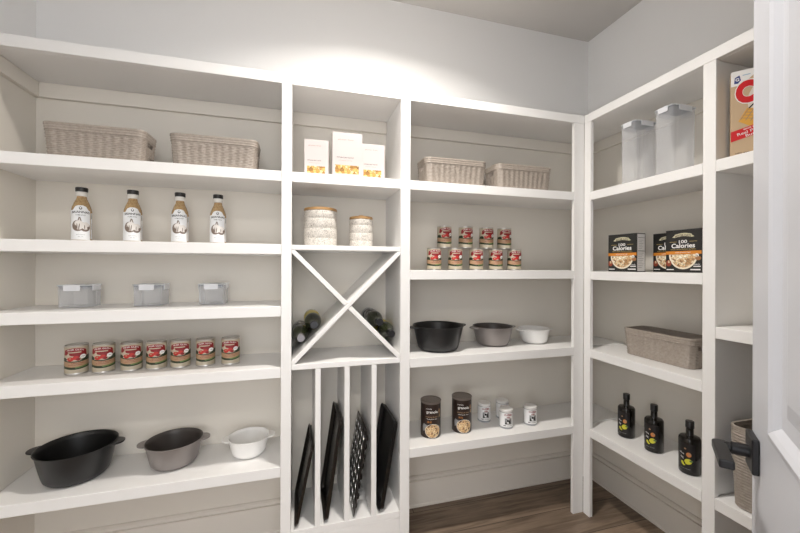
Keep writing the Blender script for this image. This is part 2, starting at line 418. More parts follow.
# handle: square rosette on the face, round neck, flat lever pointing to the hinge side
hz = .944
bm = new_bm(); box(bm, .004, .062, -.011, -.0004, hz-.033, hz+.033)
ros = mkobj('door_handle', bm, BLACKM, door, bevel=.0025); ros['label'] = 'matte black lever handle with square rosette'
bm = new_bm(); lathe(bm, [(.0115,0),(.0115,.024),(.009,.026),(.009,.035)], 24, M=Matrix.Translation((.033,-.011,hz)) @ Matrix.Rotation(PI/2,4,'X'))
mkobj('handle_neck', bm, BLACKM, ros, smooth=True)
bm = new_bm()
lv = [(.020,-.042),(.122,-.042),(.122,-.064),(.026,-.064),(.020,-.058)]
prism(bm, lv, hz-.008, hz+.008)
mkobj('lever', bm, BLACKM, ros, bevel=.003)
bm = new_bm(); box(bm, .004, .062, DT+.0004, DT+.011, hz-.033, hz+.033); r2 = mkobj('door_handle', bm, BLACKM, door, bevel=.0025)

# ------------------------------------------------------------------ woven baskets
WICK = speckle_mat('taupe_wicker', (.41,.355,.305), (.31,.265,.225), 90, .35, .65, .5)
WICKIN = mat('taupe_wicker_inside', (.36,.31,.27), .6)
def basket_mesh(w, d, h, taper, corner, pitch=.0066, stake=.0145, rim=.026, holes=True, amp=1.):
    def loop_at(z, wv=True):
        t = z/h; k = 1 - taper*(1-t); W = w-2*taper*(1-t)*w*.5; Dd = d-2*taper*(1-t)*w*.5
        return W, Dd
    def perim(W, Dd, r, n):
        # evenly spaced points with normals
        segs = []; L = [W-2*r, PI*r/2, Dd-2*r, PI*r/2]*2; tot = sum(L); out = []
        for i in range(n):
            s = tot*i/n; k = 0
            while s > L[k]: s -= L[k]; k += 1
            cxs = [1, 1, 1, -1, -1, -1, -1, 1]; 
            if k == 0: p = (-(W/2-r)+s, -Dd/2); nn = (0,-1)
            elif k == 1: a = -PI/2+s/r; p = (W/2-r+r*math.cos(a), -Dd/2+r+r*math.sin(a)); nn = (math.cos(a), math.sin(a))
            elif k == 2: p = (W/2, -Dd/2+r+s); nn = (1,0)
            elif k == 3: a = s/r; p = (W/2-r+r*math.cos(a), Dd/2-r+r*math.sin(a)); nn = (math.cos(a), math.sin(a))
            elif k == 4: p = (W/2-r-s, Dd/2); nn = (0,1)
            elif k == 5: a = PI/2+s/r; p = (-W/2+r+r*math.cos(a), Dd/2-r+r*math.sin(a)); nn = (math.cos(a), math.sin(a))
            elif k == 6: p = (-W/2, Dd/2-r-s); nn = (-1,0)
            else: a = PI+s/r; p = (-W/2+r+r*math.cos(a), -Dd/2+r+r*math.sin(a)); nn = (math.cos(a), math.sin(a))
            out.append((p, nn, tot*i/n))
        return out, tot
    pl, tot = perim(w, d, corner, 10)
    ns = max(2, 2*round(tot/stake/2)); n = ns*4; rows = int((h-rim)/pitch); per = 4
    bm = new_bm(); rings = []
    zs = [(i/per*pitch, i) for i in range(rows*per+1)]
    top = zs[-1][0]; ribs = 3
    for j in range(1, ribs*4+1): zs.append((top + (h-top)*j/(ribs*4), -j))
    for z, i in zs:
        W, Dd = loop_at(z); pts, T = perim(W, Dd, corner, n); ring = []
        for q, (p, nn, s) in enumerate(pts):
            if i >= 0:
                row = min(i//per, rows-1); ph = (i - row*per)/per
                sg = 1 if row % 2 else -1
                off = .0012*math.cos(2*PI*q/8)/amp + amp*.0022*math.sin(PI*ph)*(1+(.35 if amp == 1 else 0)*sg*math.cos(2*PI*q/8)) - .0020
            else:
                jj = -i; off = .0018*abs(math.sin(PI*jj/4)) + .0005
            ring.append(bm.verts.new((p[0]+nn[0]*off, p[1]+nn[1]*off, z)))
        rings.append(ring)
    for a, (r0, r1) in enumerate(zip(rings, rings[1:])):
        zm = (zs[a][0]+zs[a+1][0])/2
        for q in range(n):
            p = (r0[q].co + r0[(q+1)%n].co)/2
            if holes and abs(p.y) < .026 and abs(p.x) > w/2-corner and h-.050 < zm < h-.032: continue
            bm.faces.new((r0[q], r0[(q+1)%n], r1[(q+1)%n], r1[q]))
    bm.faces.new(rings[0][::-1])
    return bm, w, d, corner
def make_basket(name, w, d, h, taper, corner, **kw):
    t = thing(name, '', 'basket', (0,0,0))
    bm, *_ = basket_mesh(w, d, h-.003, taper, corner, **kw)
    o = mkobj('basket_body', bm, [WICK, WICKIN], t, smooth=False, keep=True)
    for p in o.data.polygons: p.use_smooth = True
    s = o.modifiers.new('solid', 'SOLIDIFY'); s.thickness = .003; s.offset = -1; s.material_offset = 1
    bm = new_bm()
    outer = rrect(w+.005, d+.005, corner+.0025, 8); inner = rrect(w-.009, d-.009, corner-.0045, 8)
    lo = [(x,y,h-.007) for x,y in outer]; hi = [(x,y,h-.001) for x,y in rrect(w+.004,d+.004,corner+.002,8)]; tp = [(x,y,h) for x,y in rrect(w-.002,d-.002,corner-.001,8)]
    it = [(x,y,h-.001) for x,y in inner]; ib = [(x,y,h-.007) for x,y in inner]
    loops = [lo, hi, tp, it, ib, lo]
    rs = [[bm.verts.new(p) for p in lp] for lp in loops[:-1]]; rs.append(rs[0]); n = len(rs[0])
    for a, b in zip(rs, rs[1:]):
        for i in range(n): bm.faces.new((a[i], a[(i+1)%n], b[(i+1)%n], b[i]))
    mkobj('basket_rim', bm, WICK, t, smooth=True)
    return t
bk = make_basket('wicker_basket', .328, .150, .1295, .05, .030)
spread(bk, [
    ((-.735, .112, S2), 0, 'taupe woven basket on the top left shelf, the one nearer the left wall'),
    ((-.325, .112, S2), 0, 'taupe woven basket on the top left shelf, beside the wine rack column'),
    ((.753, .115, S2), 0, 'taupe woven basket on the top middle shelf, nearer the pasta boxes'),
    ((1.138, .115, S2), 0, 'taupe woven basket on the top middle shelf, nearest the room corner'),
    ((1.638, -.312, R5), -PI/2, 'taupe woven basket standing open on the right wall shelf above the dark bottles'),
], 'taupe woven baskets')
tb = make_basket('storage_basket', .270, .215, .285, .07, .030, pitch=.0100, stake=.03, rim=.02, holes=False, amp=3.2)
spread(tb, [((1.590, -.795, RB6), -PI/2, 'tall ribbed taupe basket on the low shelf behind the door handle')])

# ------------------------------------------------------------------ bowls
def make_bowl(name, r, rb, h, m, mi):
    t = thing(name, '', 'bowl', (0,0,0))
    bm = new_bm(); th = .0035
    prof = [(rb*.55,.003),(rb*.6,0),(rb*.86,0),(rb*.97,.004),(rb+.006,.014)]
    for k in range(1, 9):
        f = k/8; prof.append((rb+.006+(r-.004-rb-.006)*f**.85, .014+(h-.014-.006)*f))
    prof += [(r,h-.005),(r+.001,h-.001),(r-.002,h)]
    inn = [prof[-1]]
    for k in range(8, -1, -1):
        f = k/8; inn.append((rb+.006+(r-.004-rb-.006)*f**.85-th, max(.006, .014+(h-.014-.006)*f)))
    inn += [(rb*.86,.006),(0,.005)]
    prof = [(0,.003)]+prof
    lathe(bm, prof, 64, caps=False); lathe(bm, inn, 64, caps=False, mi=1); bmesh.ops.remove_doubles(bm, verts=bm.verts[:], dist=.00002); mkobj('bowl_body', bm, [m, mi], t, smooth=True)
    for s in (-1, 1):
        bm = new_bm(); pts = []
        aw, ext = math.asin(min(.9,.036/r)), .024*(r/.13)**.5+.004
        n = 12
        for k in range(n+1):
            a = -aw + 2*aw*k/n; pts.append(((r-.001)*math.cos(a), (r-.001)*math.sin(a)))
        for k in range(n, -1, -1):
            a = -aw + 2*aw*k/n; q = (a/aw); e = ext*(1-abs(q)**2.4)
            pts.append(((r+.0015+e)*math.cos(a), (r+.0015+e)*math.sin(a)))
        pts = [(s*x, y) for x, y in pts]
        prism(bm, pts, h-.010, h-.004); mkobj('handle', bm, m, t, bevel=.0015)
    return t
BLK = mat('black_enamel', (.016,.016,.017), .33); BLKI = mat('black_enamel_inside', (.006,.006,.006), .4); GRYI = mat('dark_nonstick_inside', (.065,.055,.05), .4); GRY = mat('grey_enamel', (.27,.245,.235), .36, .35); WHT = mat('white_ceramic', (.92,.91,.89), .25)
def bowls(specs):
    for (name, r, rb, h, m, places) in specs: spread(make_bowl(name, r, rb, h, m, {GRY: GRYI, BLK: BLKI}.get(m, m)), places)
bowls([
 ('mixing_bowl', .130, .096, .125, BLK, [((-.838,.155,S6), .02, 'large black bowl with two tab handles on the low left shelf'), ((.698,.150,S5), .1, 'large black bowl on the shelf below the nine stacked cans')]),
 ('mixing_bowl', .108, .080, .101, GRY, [((-.497,.158,S6), .05, 'medium grey bowl on the low left shelf between black and white bowls'), ((1.030,.180,S5), 0, 'medium grey bowl on the middle shelf below the nine stacked cans')]),
 ('mixing_bowl', .086, .064, .080, WHT, [((-.203,.158,S6), .05, 'small white bowl on the low left shelf beside the column of trays'), ((1.285,.170,S5), 0, 'small white bowl on the middle shelf near the room corner')]),
])

# ------------------------------------------------------------------ tomato cans
TIN = mat('tin_metal', (.62,.60,.57), .28, .9)
CREAM = mat('print_cream', (.50,.44,.33), .45); RED = mat('print_red', (.25,.010,.013), .4); REDB = mat('print_bright_red', (.50,.025,.02), .4)
TAN = mat('print_tan', (.42,.26,.15), .45); DGR = mat('print_dark_green', (.020,.032,.012), .45); GRN = mat('print_green', (.12,.20,.06), .45)
PW = mat('print_white', (.85,.84,.82), .45); PK = mat('print_black', (.015,.014,.013), .4); GLD = mat('print_gold', (.55,.42,.16), .4)
PGREY = mat('print_grey', (.28,.28,.28), .45)
def can_body(t, r, h, name='can_body', m=TIN):
    bm = new_bm()
    prof = [(0,.003),(r-.006,.003),(r-.004,.001),(r-.001,0),(r+.0008,.001),(r+.0008,.003),(r-.0006,.005)]
    prof += [(r-.0006,h-.005),(r+.0008,h-.003),(r+.0008,h-.001),(r-.001,h),(r-.003,h-.001),(r-.004,h-.0035),(r-.009,h-.004),(r-.011,h-.003),(r-.016,h-.004),(0,h-.004)]
    lathe(bm, prof, 40); return mkobj(name, bm, m, t, smooth=True)
def tomato_can():
    t = thing('tomato_can', '', 'can', (0,0,0)); r, h = .0362, .112
    can_body(t, r, h)
    p = Print(); W = PI*r
    p.rect(-W, W, .006, .1055, CREAM, 0)
    n = 24
    def band(v0a, v1a, m, layer, amp=.003, u0=-W, u1=W):
        pts = [(u0+(u1-u0)*k/n, v0a - amp*math.cos(PI*(u0+(u1-u0)*k/n)/(.05))) for k in range(n+1)]
        pts += [(u1-(u1-u0)*k/n, v1a - amp*math.cos(PI*(u1-(u1-u0)*k/n)/(.05))) for k in range(n+1)]
        p.poly(pts, m, layer)
    band(.022, .031, DGR, 1); band(.031, .050, TAN, 1); band(.050, .054, DGR, 1)
    band(.027, .032, GRN, 2, u0=0, u1=.045)
    # dark green fields either side with leaves
    p.poly([(-.05,.054),(-.026,.052),(-.022,.060),(-.030,.066),(-.05,.064)], DGR, 1)
    p.poly([(.012,.053),(.05,.055),(.05,.072),(.034,.070),(.022,.060)], DGR, 1)
    # red banner, arched, with a tail sweeping down to the tomatoes
    pts = [(-.034,.076),(-.031,.093)] + [(-.026+.052*k/10, .0965+.0055*math.sin(PI*k/10)) for k in range(11)] + [(.031,.092),(.033,.072),(.026,.070),(.022,.083),(-.018,.082),(-.026,.074)]
    p.poly(pts, RED, 2)
    p.poly([(-.016,.082),(.024,.084),(.024,.074),(.014,.066),(.004,.060),(-.010,.062),(-.002,.070),(-.014,.074)], RED, 3)
    p.text('MUIR GLEN', 0, .0925, .044, PW, 6, bold=.0, h=.0062, arch=.004)
    p.rect(-.019, .016, .0835, .0875, CREAM, 5)
    p.ell(-.012,.060,.0095,.0080, REDB, 4); p.ell(.002,.064,.008,.008, REDB, 4); p.ell(.008,.058,.006,.0055, RED, 5)
    p.ell(-.013,.0625,.003,.0025, TAN, 5)
    p.ell(.021,.068,.0085,.0080, PW, 5); p.text('USDA', .021, .068, .010, DGR, 6, bold=.02)
    p.text('ORGANIC', .008, .0435, .036, RED, 4, h=.004); p.text('diced tomatoes', 0, .0375, .036, RED, 4, h=.0035)
    for v in p.bm.verts:
        if abs(v.co.x) < W-.001: v.co.x = max(-W+.001, min(W-.001, v.co.x*1.16))
    p.finish('can_label', t, 'cyl', r)
    return t
tc = tomato_can(); pl = []
n7 = ['leftmost of the seven cans in a row', 'second from the left of the seven cans in a row', 'third from the left of the seven cans in a row', 'middle one of the seven cans in a row', 'third from the right of the seven cans in a row', 'second from the right of the seven cans in a row', 'rightmost of the seven cans in a row']
for i, x in enumerate((-.832,-.742,-.646,-.557,-.469,-.374,-.276)):
    pl.append(((x, .135, S5), math.atan2(-x, 1.718)*.85-.05+random.uniform(-.05,.05), 'tomato can, ' + n7[i]))
n5 = ['bottom row of the stack, left end', 'bottom row of the stack, second from the left', 'bottom row of the stack, the middle one', 'bottom row of the stack, second from the right', 'bottom row of the stack, right end']
for i, x in enumerate((.671,.788,.907,1.023,1.136)): pl.append(((x, .14, S33), -.20+random.uniform(-.06,.06), 'tomato can in the ' + n5[i]))
n4 = ['upper row of the stack, left end', 'upper row of the stack, second from the left', 'upper row of the stack, second from the right', 'upper row of the stack, right end']
for i, x in enumerate((.727,.846,.967,1.074)): pl.append(((x, .14, S33+.1122), -.10+random.uniform(-.05,.05), 'tomato can in the ' + n4[i]))
outs = spread(tc, pl)
for i, o in enumerate(outs): o['group'] = 'seven tomato cans on the left shelf' if i < 7 else 'nine stacked tomato cans on the middle shelf'

# ------------------------------------------------------------------ dressing bottles
def dressing():
    t = thing('dressing_bottle', '', 'bottle', (0,0,0)); R = .0315
    DR = speckle_mat('garlic_dressing_in_glass', (.47,.32,.16), (.30,.19,.09), 160, .35, .6, .08)
    bm = new_bm()
    prof = [(0,.004),(R-.006,.003),(R-.003,0),(R,.004),(R,.118),(R-.002,.132),(R-.008,.150),(R-.015,.166),(.0150,.176),(.0145,.190),(.0145,.197),(0,.197)]
    lathe(bm, prof, 40); mkobj('glass_body', bm, DR, t, smooth=True)
    bm = new_bm(); lathe(bm, [(.0150,.1765),(.0185,.178),(.0188,.1915),(.0175,.1935),(.0148,.1935)], 32, caps=False); mkobj('neck_band', bm, mat('frosted_seal',(.72,.70,.66),.3), t, smooth=True)
    bm = new_bm(); lathe(bm, [(.0175,.1940),(.0195,.1950),(.0198,.208),(.0190,.2105),(0,.2110)], 32); mkobj('cap', bm, mat('dark_cap',(.010,.009,.009),.35), t, smooth=True)
    p = Print(); W = PI*R
    LBL = mat('label_white', (.84,.85,.86), .4)
    p.rect(-.056, .031, .006, .120, LBL, 0)
    p.poly([(-.026,.120),(.026,.120),(.018,.135),(.008,.139),(-.008,.139),(-.018,.135)], LBL, 0)
    p.text('BRIANNAS', 0, .111, .056, PK, 3, bold=.02, h=.0085, arch=.002); p.text('HOME STYLE', 0, .101, .030, PK, 3, h=.004)
    p.ell(0,.128,.005,.006, PK, 2); p.ell(0,.129,.003,.0035, LBL, 3)
    GD = mat('print_garlic_shadow', (.20,.15,.12), .5); GL = mat('print_garlic', (.78,.74,.70), .5)
    # garlic bulbs sketch
    p.ell(-.008,.060,.020,.021, GD, 1); p.ell(.014,.056,.016,.018, GD, 1); p.poly([(-.010,.076),(.004,.076),(.000,.092),(-.005,.094)], GD, 1)
    p.ell(-.005,.063,.015,.018, GL, 2); p.ell(.015,.060,.0125,.0145, GL, 2); p.poly([(-.006,.078),(.000,.078),(-.002,.090)], GL, 2)
    for dx in (-.007, -.001, .005): p.ell(-.009+dx,.056,.0016,.013, GD, 3, rot=-dx*25)
    p.ell(-.017,.053,.006,.010, GD, 3); p.ell(.024,.052,.004,.007, GD, 3); p.ell(.012,.055,.0012,.009, GD, 3)
    p.text('garlic dressing', 0, .026, .026, PGREY, 3, h=.0035); p.text('12 FL OZ', 0, .018, .016, PGREY, 3, h=.003)
    p.rect(.034,.044,.010,.112, LBL, 0); p.rect(.036,.039,.090,.110, PK, 2); p.text('nutrition', .038,.060,.022, PGREY, 3, rot=PI/2)
    # radius follows the shoulder
    def rad(v):
        if v <= .118: return R
        if v <= .132: return R-.002*(v-.118)/.014
        return R-.002-.006*(v-.132)/.018
    bm = p.bm
    bmesh.ops.triangulate(bm, faces=bm.faces[:]); 
    for zz in (.118,.125,.132,.136): bmesh.ops.bisect_plane(bm, geom=bm.verts[:]+bm.edges[:]+bm.faces[:], plane_co=(0,zz,0), plane_no=(0,1,0))
    du = R*math.radians(9); u = -W
    while u < W: bmesh.ops.bisect_plane(bm, geom=bm.verts[:]+bm.edges[:]+bm.faces[:], plane_co=(u,0,0), plane_no=(1,0,0)); u += du
    for f in bm.faces:
        f.normal_update()
        if f.normal.z < 0: f.normal_flip()
    for v in bm.verts:
        RR = rad(v.co.y) + .0004 + v.co.z*.00018; a = v.co.x/R; v.co = Vector((RR*math.sin(a), -RR*math.cos(a), v.co.y))
    mkobj('label', bm, p.mats, t, keep=True)
    return t
db = dressing()
spread(db, [((x, .12, S31), .85*math.atan2(-x, 1.70)-.05+rr, 'bottle of tan dressing with a garlic label, ' + s) for x, rr, s in
    ((-.810,0,'farthest left of the four'), (-.638,.05,'second from the left of the four'), (-.469,-.03,'third from the left of the four'), (-.325,.02,'nearest the wine rack column'))], 'garlic dressing bottles')

# ------------------------------------------------------------------ clear tubs with latch lids
CLR = clear_mat('clear_plastic', (.985,.99,1.), .10, .15); CLRL = clear_mat('clear_lid', (.96,.98,1.), .40, .2); SEAL = mat('grey_seal', (.16,.18,.21), .4); TAB = clear_mat('frosted_tab', (.93,.94,.97), .7, .25)
def open_box(bm, w0, d0, w1, d1, h, r, th=.0018):
    n = 5
    def L(w, d, z): return [(x,y,z) for x,y in rrect(w,d,r,n)]
    loft(bm, [L(w0,d0,0), L(w1,d1,h), L(w1-2*th,d1-2*th,h), L(w0-2*th,d0-2*th,th)])
def tub(w, d, h, name='plastic_tub', taper=.92):
    t = thing(name, '', 'container', (0,0,0))
    bm = new_bm(); open_box(bm, w*taper, d*taper, w, d, h-.008, .010); mkobj('tub_body', bm, CLR, t, smooth=True)
    bm = new_bm(); loft(bm, [[(x,y,z) for x,y in rrect(ww,dd,.011,5)] for ww,dd,z in ((w+.001,d+.001,h-.0078),(w+.001,d+.001,h-.0055))]); mkobj('seal', bm, SEAL, t, smooth=True)
    bm = new_bm(); loft(bm, [[(x,y,z) for x,y in rrect(ww,dd,.011,5)] for ww,dd,z in ((w+.006,d+.006,h-.0054),(w+.006,d+.006,h-.001),(w+.003,d+.003,h))]); lid = mkobj('lid', bm, CLRL, t, smooth=True)
    for ax, s in (('y',-1),('y',1),('x',-1),('x',1)):
        bm = new_bm()
        if ax == 'y': box(bm, -w*.27, w*.27, s*(d/2+.0032), s*(d/2+.0062), h-.024, h-.001)
        else: box(bm, s*(w/2+.0032), s*(w/2+.0062), -d*.27, d*.27, h-.024, h-.001)
        mkobj('latch', bm, TAB, lid, bevel=.001)
    return t
tu = tub(.100, .112, .090, taper=.965)
spread(tu, [((-.842,.180,S4), 0, 'clear plastic latch tub, leftmost of the three small ones'), ((-.590,.180,S4), 0, 'clear plastic latch tub, middle one of the three small ones'), ((-.352,.180,S4), 0, 'clear plastic latch tub, rightmost of the three small ones')], 'small clear latch tubs')
tl = tub(.132, .082, .300, 'tall_canister', .975)
spread(tl, [((1.588,-.215,R2), 0, 'tall clear latch canister on the upper right shelf, nearer the room corner'), ((1.590,-.388,R2), 0, 'tall clear latch canister on the upper right shelf, nearer the open door')], 'tall clear latch canisters')

# ------------------------------------------------------------------ ceramic canisters with bamboo lids
CER = speckle_mat('speckled_stoneware', (.70,.66,.60), (.34,.31,.28), 190, .38, .52, .35); BAM = speckle_mat('bamboo', (.52,.31,.13), (.40,.22,.08), 30, .3, .7, .4)
def canister(r, h, lab, loc):
    t = thing('canister', lab, 'canister', loc, 0, 'stoneware canisters with bamboo lids')
    bm = new_bm(); hb = h-.020
    prof = [(0,.001),(r*.9,0),(r-.002,.002)]
    for k, z in enumerate((.22,.5,.78)): prof += [(r, hb*z-.003),(r-.0012,hb*z-.0008),(r-.0012,hb*z+.0008),(r,hb*z+.003)]
    prof += [(r,hb-.004),(r-.002,hb),(0,hb)]
    lathe(bm, prof, 56); mkobj('jar', bm, CER, t, smooth=True)
    bm = new_bm(); lathe(bm, [(0,hb+.0003),(r-.004,hb+.0003),(r-.0005,hb+.002),(r-.0005,hb+.011),(r-.003,hb+.013),(0,hb+.013)], 56); lid = mkobj('lid', bm, BAM, t, smooth=True)
    bm = new_bm(); lathe(bm, [(0,hb+.0132),(r*.2,hb+.0132),(r*.24,hb+.016),(r*.24,hb+.0195),(r*.2,hb+.022),(0,hb+.022)], 32); mkobj('knob', bm, BAM, lid, smooth=True)
canister(.0745, .178, 'larger speckled cream canister with a bamboo lid above the wine rack', (.1035, .11, 1.391))
canister(.0550, .148, 'smaller speckled cream canister with a bamboo lid above the wine rack', (.2905, .11, 1.391))

# ------------------------------------------------------------------ boxes
def carton(name, label, cat, loc, rz, w, d, h, m, group=None, mats=None):
    t = thing(name, label, cat, loc, rz, group); bm = new_bm(); box(bm, -w/2, w/2, 0, d, 0, h); mkobj('carton', bm, m, t, bevel=.0007); return t
PASTA = food_mat('print_pasta', [(0,(.20,.09,.02)),(.35,(.62,.33,.07)),(.7,(.85,.60,.22)),(1,(.92,.80,.52))], 75)
PKB = mat('pale_pink_card', (.56,.515,.50), .45); PTXT = mat('print_rose_grey', (.20,.14,.14), .5); PBL = mat('print_blush', (.42,.27,.24), .5)
def pasta(label, loc, rz, w, h):
    t = carton('pasta_box', label, 'box', loc, rz, w, .045, h, PKB, 'pale pasta boxes'); p = Print()
    p.rect(-w/2+.001, w/2-.001, .001, h-.001, PKB, 0)
    p.rect(-w/2+.012, w/2-.016, .018, .018+h*.19, PASTA, 1)
    p.text('gluten free', -.008, h*.84, w*.52, PBL, 2, h=.006); p.text('macaroni', -.01, h*.45, w*.55, PTXT, 2, h=.006); p.text('chickpea pasta', -.01, h*.38, w*.45, PBL, 2, h=.0035)
    p.text('NET WT 8 OZ', -.012, .010, w*.35, PBL, 2, h=.003)
    p.finish('printed_front', t, 'flat')
pasta('pale pink pasta box, the left one of the three', (.083,.075,S2), -.03, .106, .168)
pasta('tallest pale pasta box, standing in the middle of the three', (.217,.045,S2), .0, .134, .202)
pasta('pale pasta box at the right of the tallest one', (.338,.070,S2), -.02, .112, .170)

OATS = food_mat('print_oats', [(0,(.28,.13,.05)),(.25,(.62,.36,.16)),(.55,(.80,.62,.38)),(1,(.90,.82,.66))], 100)
ORG = mat('print_orange', (.66,.24,.03), .4); BOXK = mat('black_card', (.022,.022,.021), .35); TEAL = mat('print_teal', (.01,.10,.08), .4)
def oats(label, loc, rz, w=.146, h=.184, d=.062):
    t = carton('oatmeal_box', label, 'box', loc, rz, w, d, h, BOXK, 'black oatmeal boxes'); p = Print()
    p.poly([(-.045,.152),(-.035,.160)]+[(-.035+.07*k/8, .163+.006*math.sin(PI*k/8)) for k in range(9)]+[(.035,.160),(.045,.152),(.036,.150)]+[(.030-.06*k/8, .151+.004*math.sin(PI*k/8)) for k in range(9)]+[(-.036,.150)], mat('print_pale_gold',(.62,.58,.40),.4), 1)
    p.text('BETTER OATS', 0, .1555, .064, PK, 3, bold=.02, h=.008, arch=.004)
    p.text('100', 0, .132, .034, PW, 2, bold=.02, h=.014); p.rect(-.056,-.026,.131,.1325, GLD, 1); p.rect(.026,.056,.131,.1325, GLD, 1)
    p.text('Calories', 0, .115, .096, PW, 2, bold=.025, h=.020)
    p.text('WHOLE GRAIN INSTANT OATMEAL', 0, .099, .105, GLD, 2, h=.004)
    p.rect(-w/2, w/2, .078, .092, ORG, 1); p.text('maple & brown sugar', 0, .085, .062, PW, 3, h=.0055)
    p.ell(0,.0775,.0590,.0640, mat('print_bowl_rim',(.82,.74,.60),.4), 1, arc=(180,360)); p.ell(0,.0772,.0520,.0570, OATS, 3, arc=(180,360))
    p.ell(-.060,.040,.012,.014, mat('print_berry',(.28,.06,.03),.4), 2); p.ell(-.058,.046,.005,.006, OATS, 3); p.ell(.060,.060,.012,.009, mat('print_walnut',(.35,.17,.07),.4), 2)
    p.ell(.055,.072,.008,.008, PW, 2); p.text('16g', .055,.072,.009, PK, 4)
    p.rect(.042,.070,.024,.028, PW, 2); p.text('4 PACK', .056,.034,.024, PW, 2); p.rect(-.069,-.038,.010,.014, PW, 2); p.rect(.030,.069,.010,.015, PW, 2)
    p.finish('printed_front', t, 'flat')
    q = Print(); q.rect(.004,d-.004,.004,h-.004, mat('print_light_grey',(.86,.85,.84),.45), 0)
    q.rect(.008,d-.008,.098,.1005, PK, 1); q.rect(.008,d-.008,h-.022,h-.0205, PK, 1)
    for k in range(9): q.rect(.010,d-.012-(k%3)*.006,.088-.0085*k,.0895-.0085*k, PGREY, 1)
    for k in range(6): q.rect(.012,d-.016-(k%2)*.008,.150-.008*k,.1512-.008*k, PGREY, 1)
    q.finish('nutrition_panel', t, 'flat', center=(w/2,0,0), rz=PI/2)
RZ = -PI/2
# front faces the room; a box rotated by -90 deg faces -X
oats('black oatmeal box with its pale side panel showing, nearest the room corner', (1.535,-.172,R33), RZ+.12)
oats('black oatmeal box half hidden behind the one beside the shelf post', (1.680,-.290,R33), RZ+.02)
oats('black oatmeal box in front, its edge touching the shelf post in the photo', (1.590,-.424,R33), RZ+.03)

KRAFT = mat('kraft_card', (.55,.40,.25), .5)
t = carton('cereal_box', 'tan cereal box with red lettering on the top right shelf by the door', 'box', (1.541,-.745,R2), -.96, .195, .055, .300, KRAFT)
p = Print(); w = .195; h = .300
p.ell(.02,.185,.075,.085, mat('print_pale_centre',(.72,.66,.58),.5), 0)
p.poly([(-w/2,h),(-w/2,h-.052),(-w/2+.026,h-.052),(-w/2+.085,h)], PW, 1)
p.poly([(-w/2+.008,h-.043),(-w/2+.010,h-.022),(-w/2+.022,h-.016),(-w/2+.026,h-.034),(-w/2+.018,h-.044)], mat('print_navy',(.03,.05,.22),.4), 2); p.text('G', -w/2+.0165, h-.030, .010, PW, 3, bold=.03)
p.rect(-w/2+.030,-w/2+.050,h-.020,h-.017, mat('print_sky',(.35,.50,.65),.4), 2)
RD2 = mat('print_cereal_red',(.62,.015,.02),.35)
p.text('C', -.058, .222, .060, PW, 1, bold=.09, h=.086); p.text('C', -.058, .222, .055, RD2, 3, bold=.07, h=.080); p.text('hex', .022, .220, .092, PW, 1, bold=.07, h=.062); p.text('hex', .022, .220, .088, RD2, 3, bold=.05, h=.056)
CHX = mat('print_cereal_gold',(.72,.38,.06),.5)
dx = -.028
p.poly([(-.050+dx,.122),(-.028+dx,.164),(.020+dx,.154),(.030+dx,.114),(-.010+dx,.092)], CHX, 2)
for k in range(5):
    a = -.046+.013*k+dx; p.poly([(a,.126-.004*k),(a+.003,.126-.004*k),(a+.024,.161-.003*k),(a+.021,.161-.003*k)], TAN, 3)
for k in range(4): p.poly([(-.045+dx+.006*k,.132+.009*k),(-.044+dx+.006*k,.134+.009*k),(.024+dx,.116+.010*k),(.024+dx,.114+.010*k)], TAN, 3)
p.poly([(-.026+dx,.162),(-.022+dx,.160),(-.002+dx,.182),(-.008+dx,.182)], PK, 2)
p.poly([(-w/2,.052),(-w/2,.088),(.02,.118),(.02,.082)], RD2, 3)
p.text('MADE WITH', -.044,.0960,.042, PW, 5, rot=.25, h=.0050); p.text('Real Peanut', -.042,.0850,.080, PW, 5, rot=.25, bold=.01, h=.0095)
p.text('Butter', -.038,.0735,.044, PW, 5, rot=.25, bold=.01, h=.0090)
p.text('NET WT 12.2 OZ', -.050,.010,.070, PK, 2, h=.004)
p.finish('printed_front', t, 'flat')

# ------------------------------------------------------------------ granola cylinders, small jars
BRN = mat('dark_brown_label', (.028,.014,.010), .35); GRA = food_mat('print_granola', [(0,(.10,.05,.03)),(.18,(.30,.15,.08)),(.3,(.66,.42,.20)),(1,(.86,.66,.40))], 130)
def cyl():
    t = thing('granola_canister', '', 'canister', (0,0,0)); r, h = .0495, .176
    bm = new_bm(); lathe(bm, [(0,.002),(r-.003,.002),(r-.001,0),(r,.002),(r,h-.012),(0,h-.012)], 48); mkobj('tube', bm, BRN, t, smooth=True)
    LID = mat('brown_grey_lid', (.17,.14,.12), .3)
    bm = new_bm(); lathe(bm, [(0,h-.0118),(r+.0012,h-.0118),(r+.0016,h-.001),(r,h),(r-.003,h),(r-.005,h-.003),(0,h-.003)], 48); mkobj('lid', bm, LID, t, smooth=True)
    p = Print()
    p.ell(.008,.036,.040,.034, PW, 1); p.ell(.008,.036,.0385,.0325, GRA, 2)
    p.poly([(-.046,.058),(-.040,.070),(-.018,.062),(-.028,.040),(-.044,.030)], PGREY, 1)
    p.text('crunchy', -.012,.143,.030, PW, 3, h=.009); p.text('granola', .004,.127,.058, PW, 3, bold=.03, h=.017)
    p.text('cinnamon & raisin', .002,.105,.060, TAN, 3, h=.007); p.text('whole grain oats', .002,.094,.054, PW, 3, h=.006); p.text('10 G', -.010,.080,.020, ORG, 3, bold=.02)
    p.ell(.044,.130,.005,.012, TAN, 2); p.ell(.046,.108,.004,.008, GRA, 2)
    p.finish('label', t, 'cyl', r); return t
cy = cyl()
spread(cy, [((.645,.112,S6), -.30, 'brown granola canister on the low middle shelf, the left of the two'), ((.818,.120,S6), -.34, 'brown granola canister on the low middle shelf, beside the small white jars')], 'brown granola canisters')
JARG = clear_mat('clear_jar', (.86,.88,.90), .35, .05)
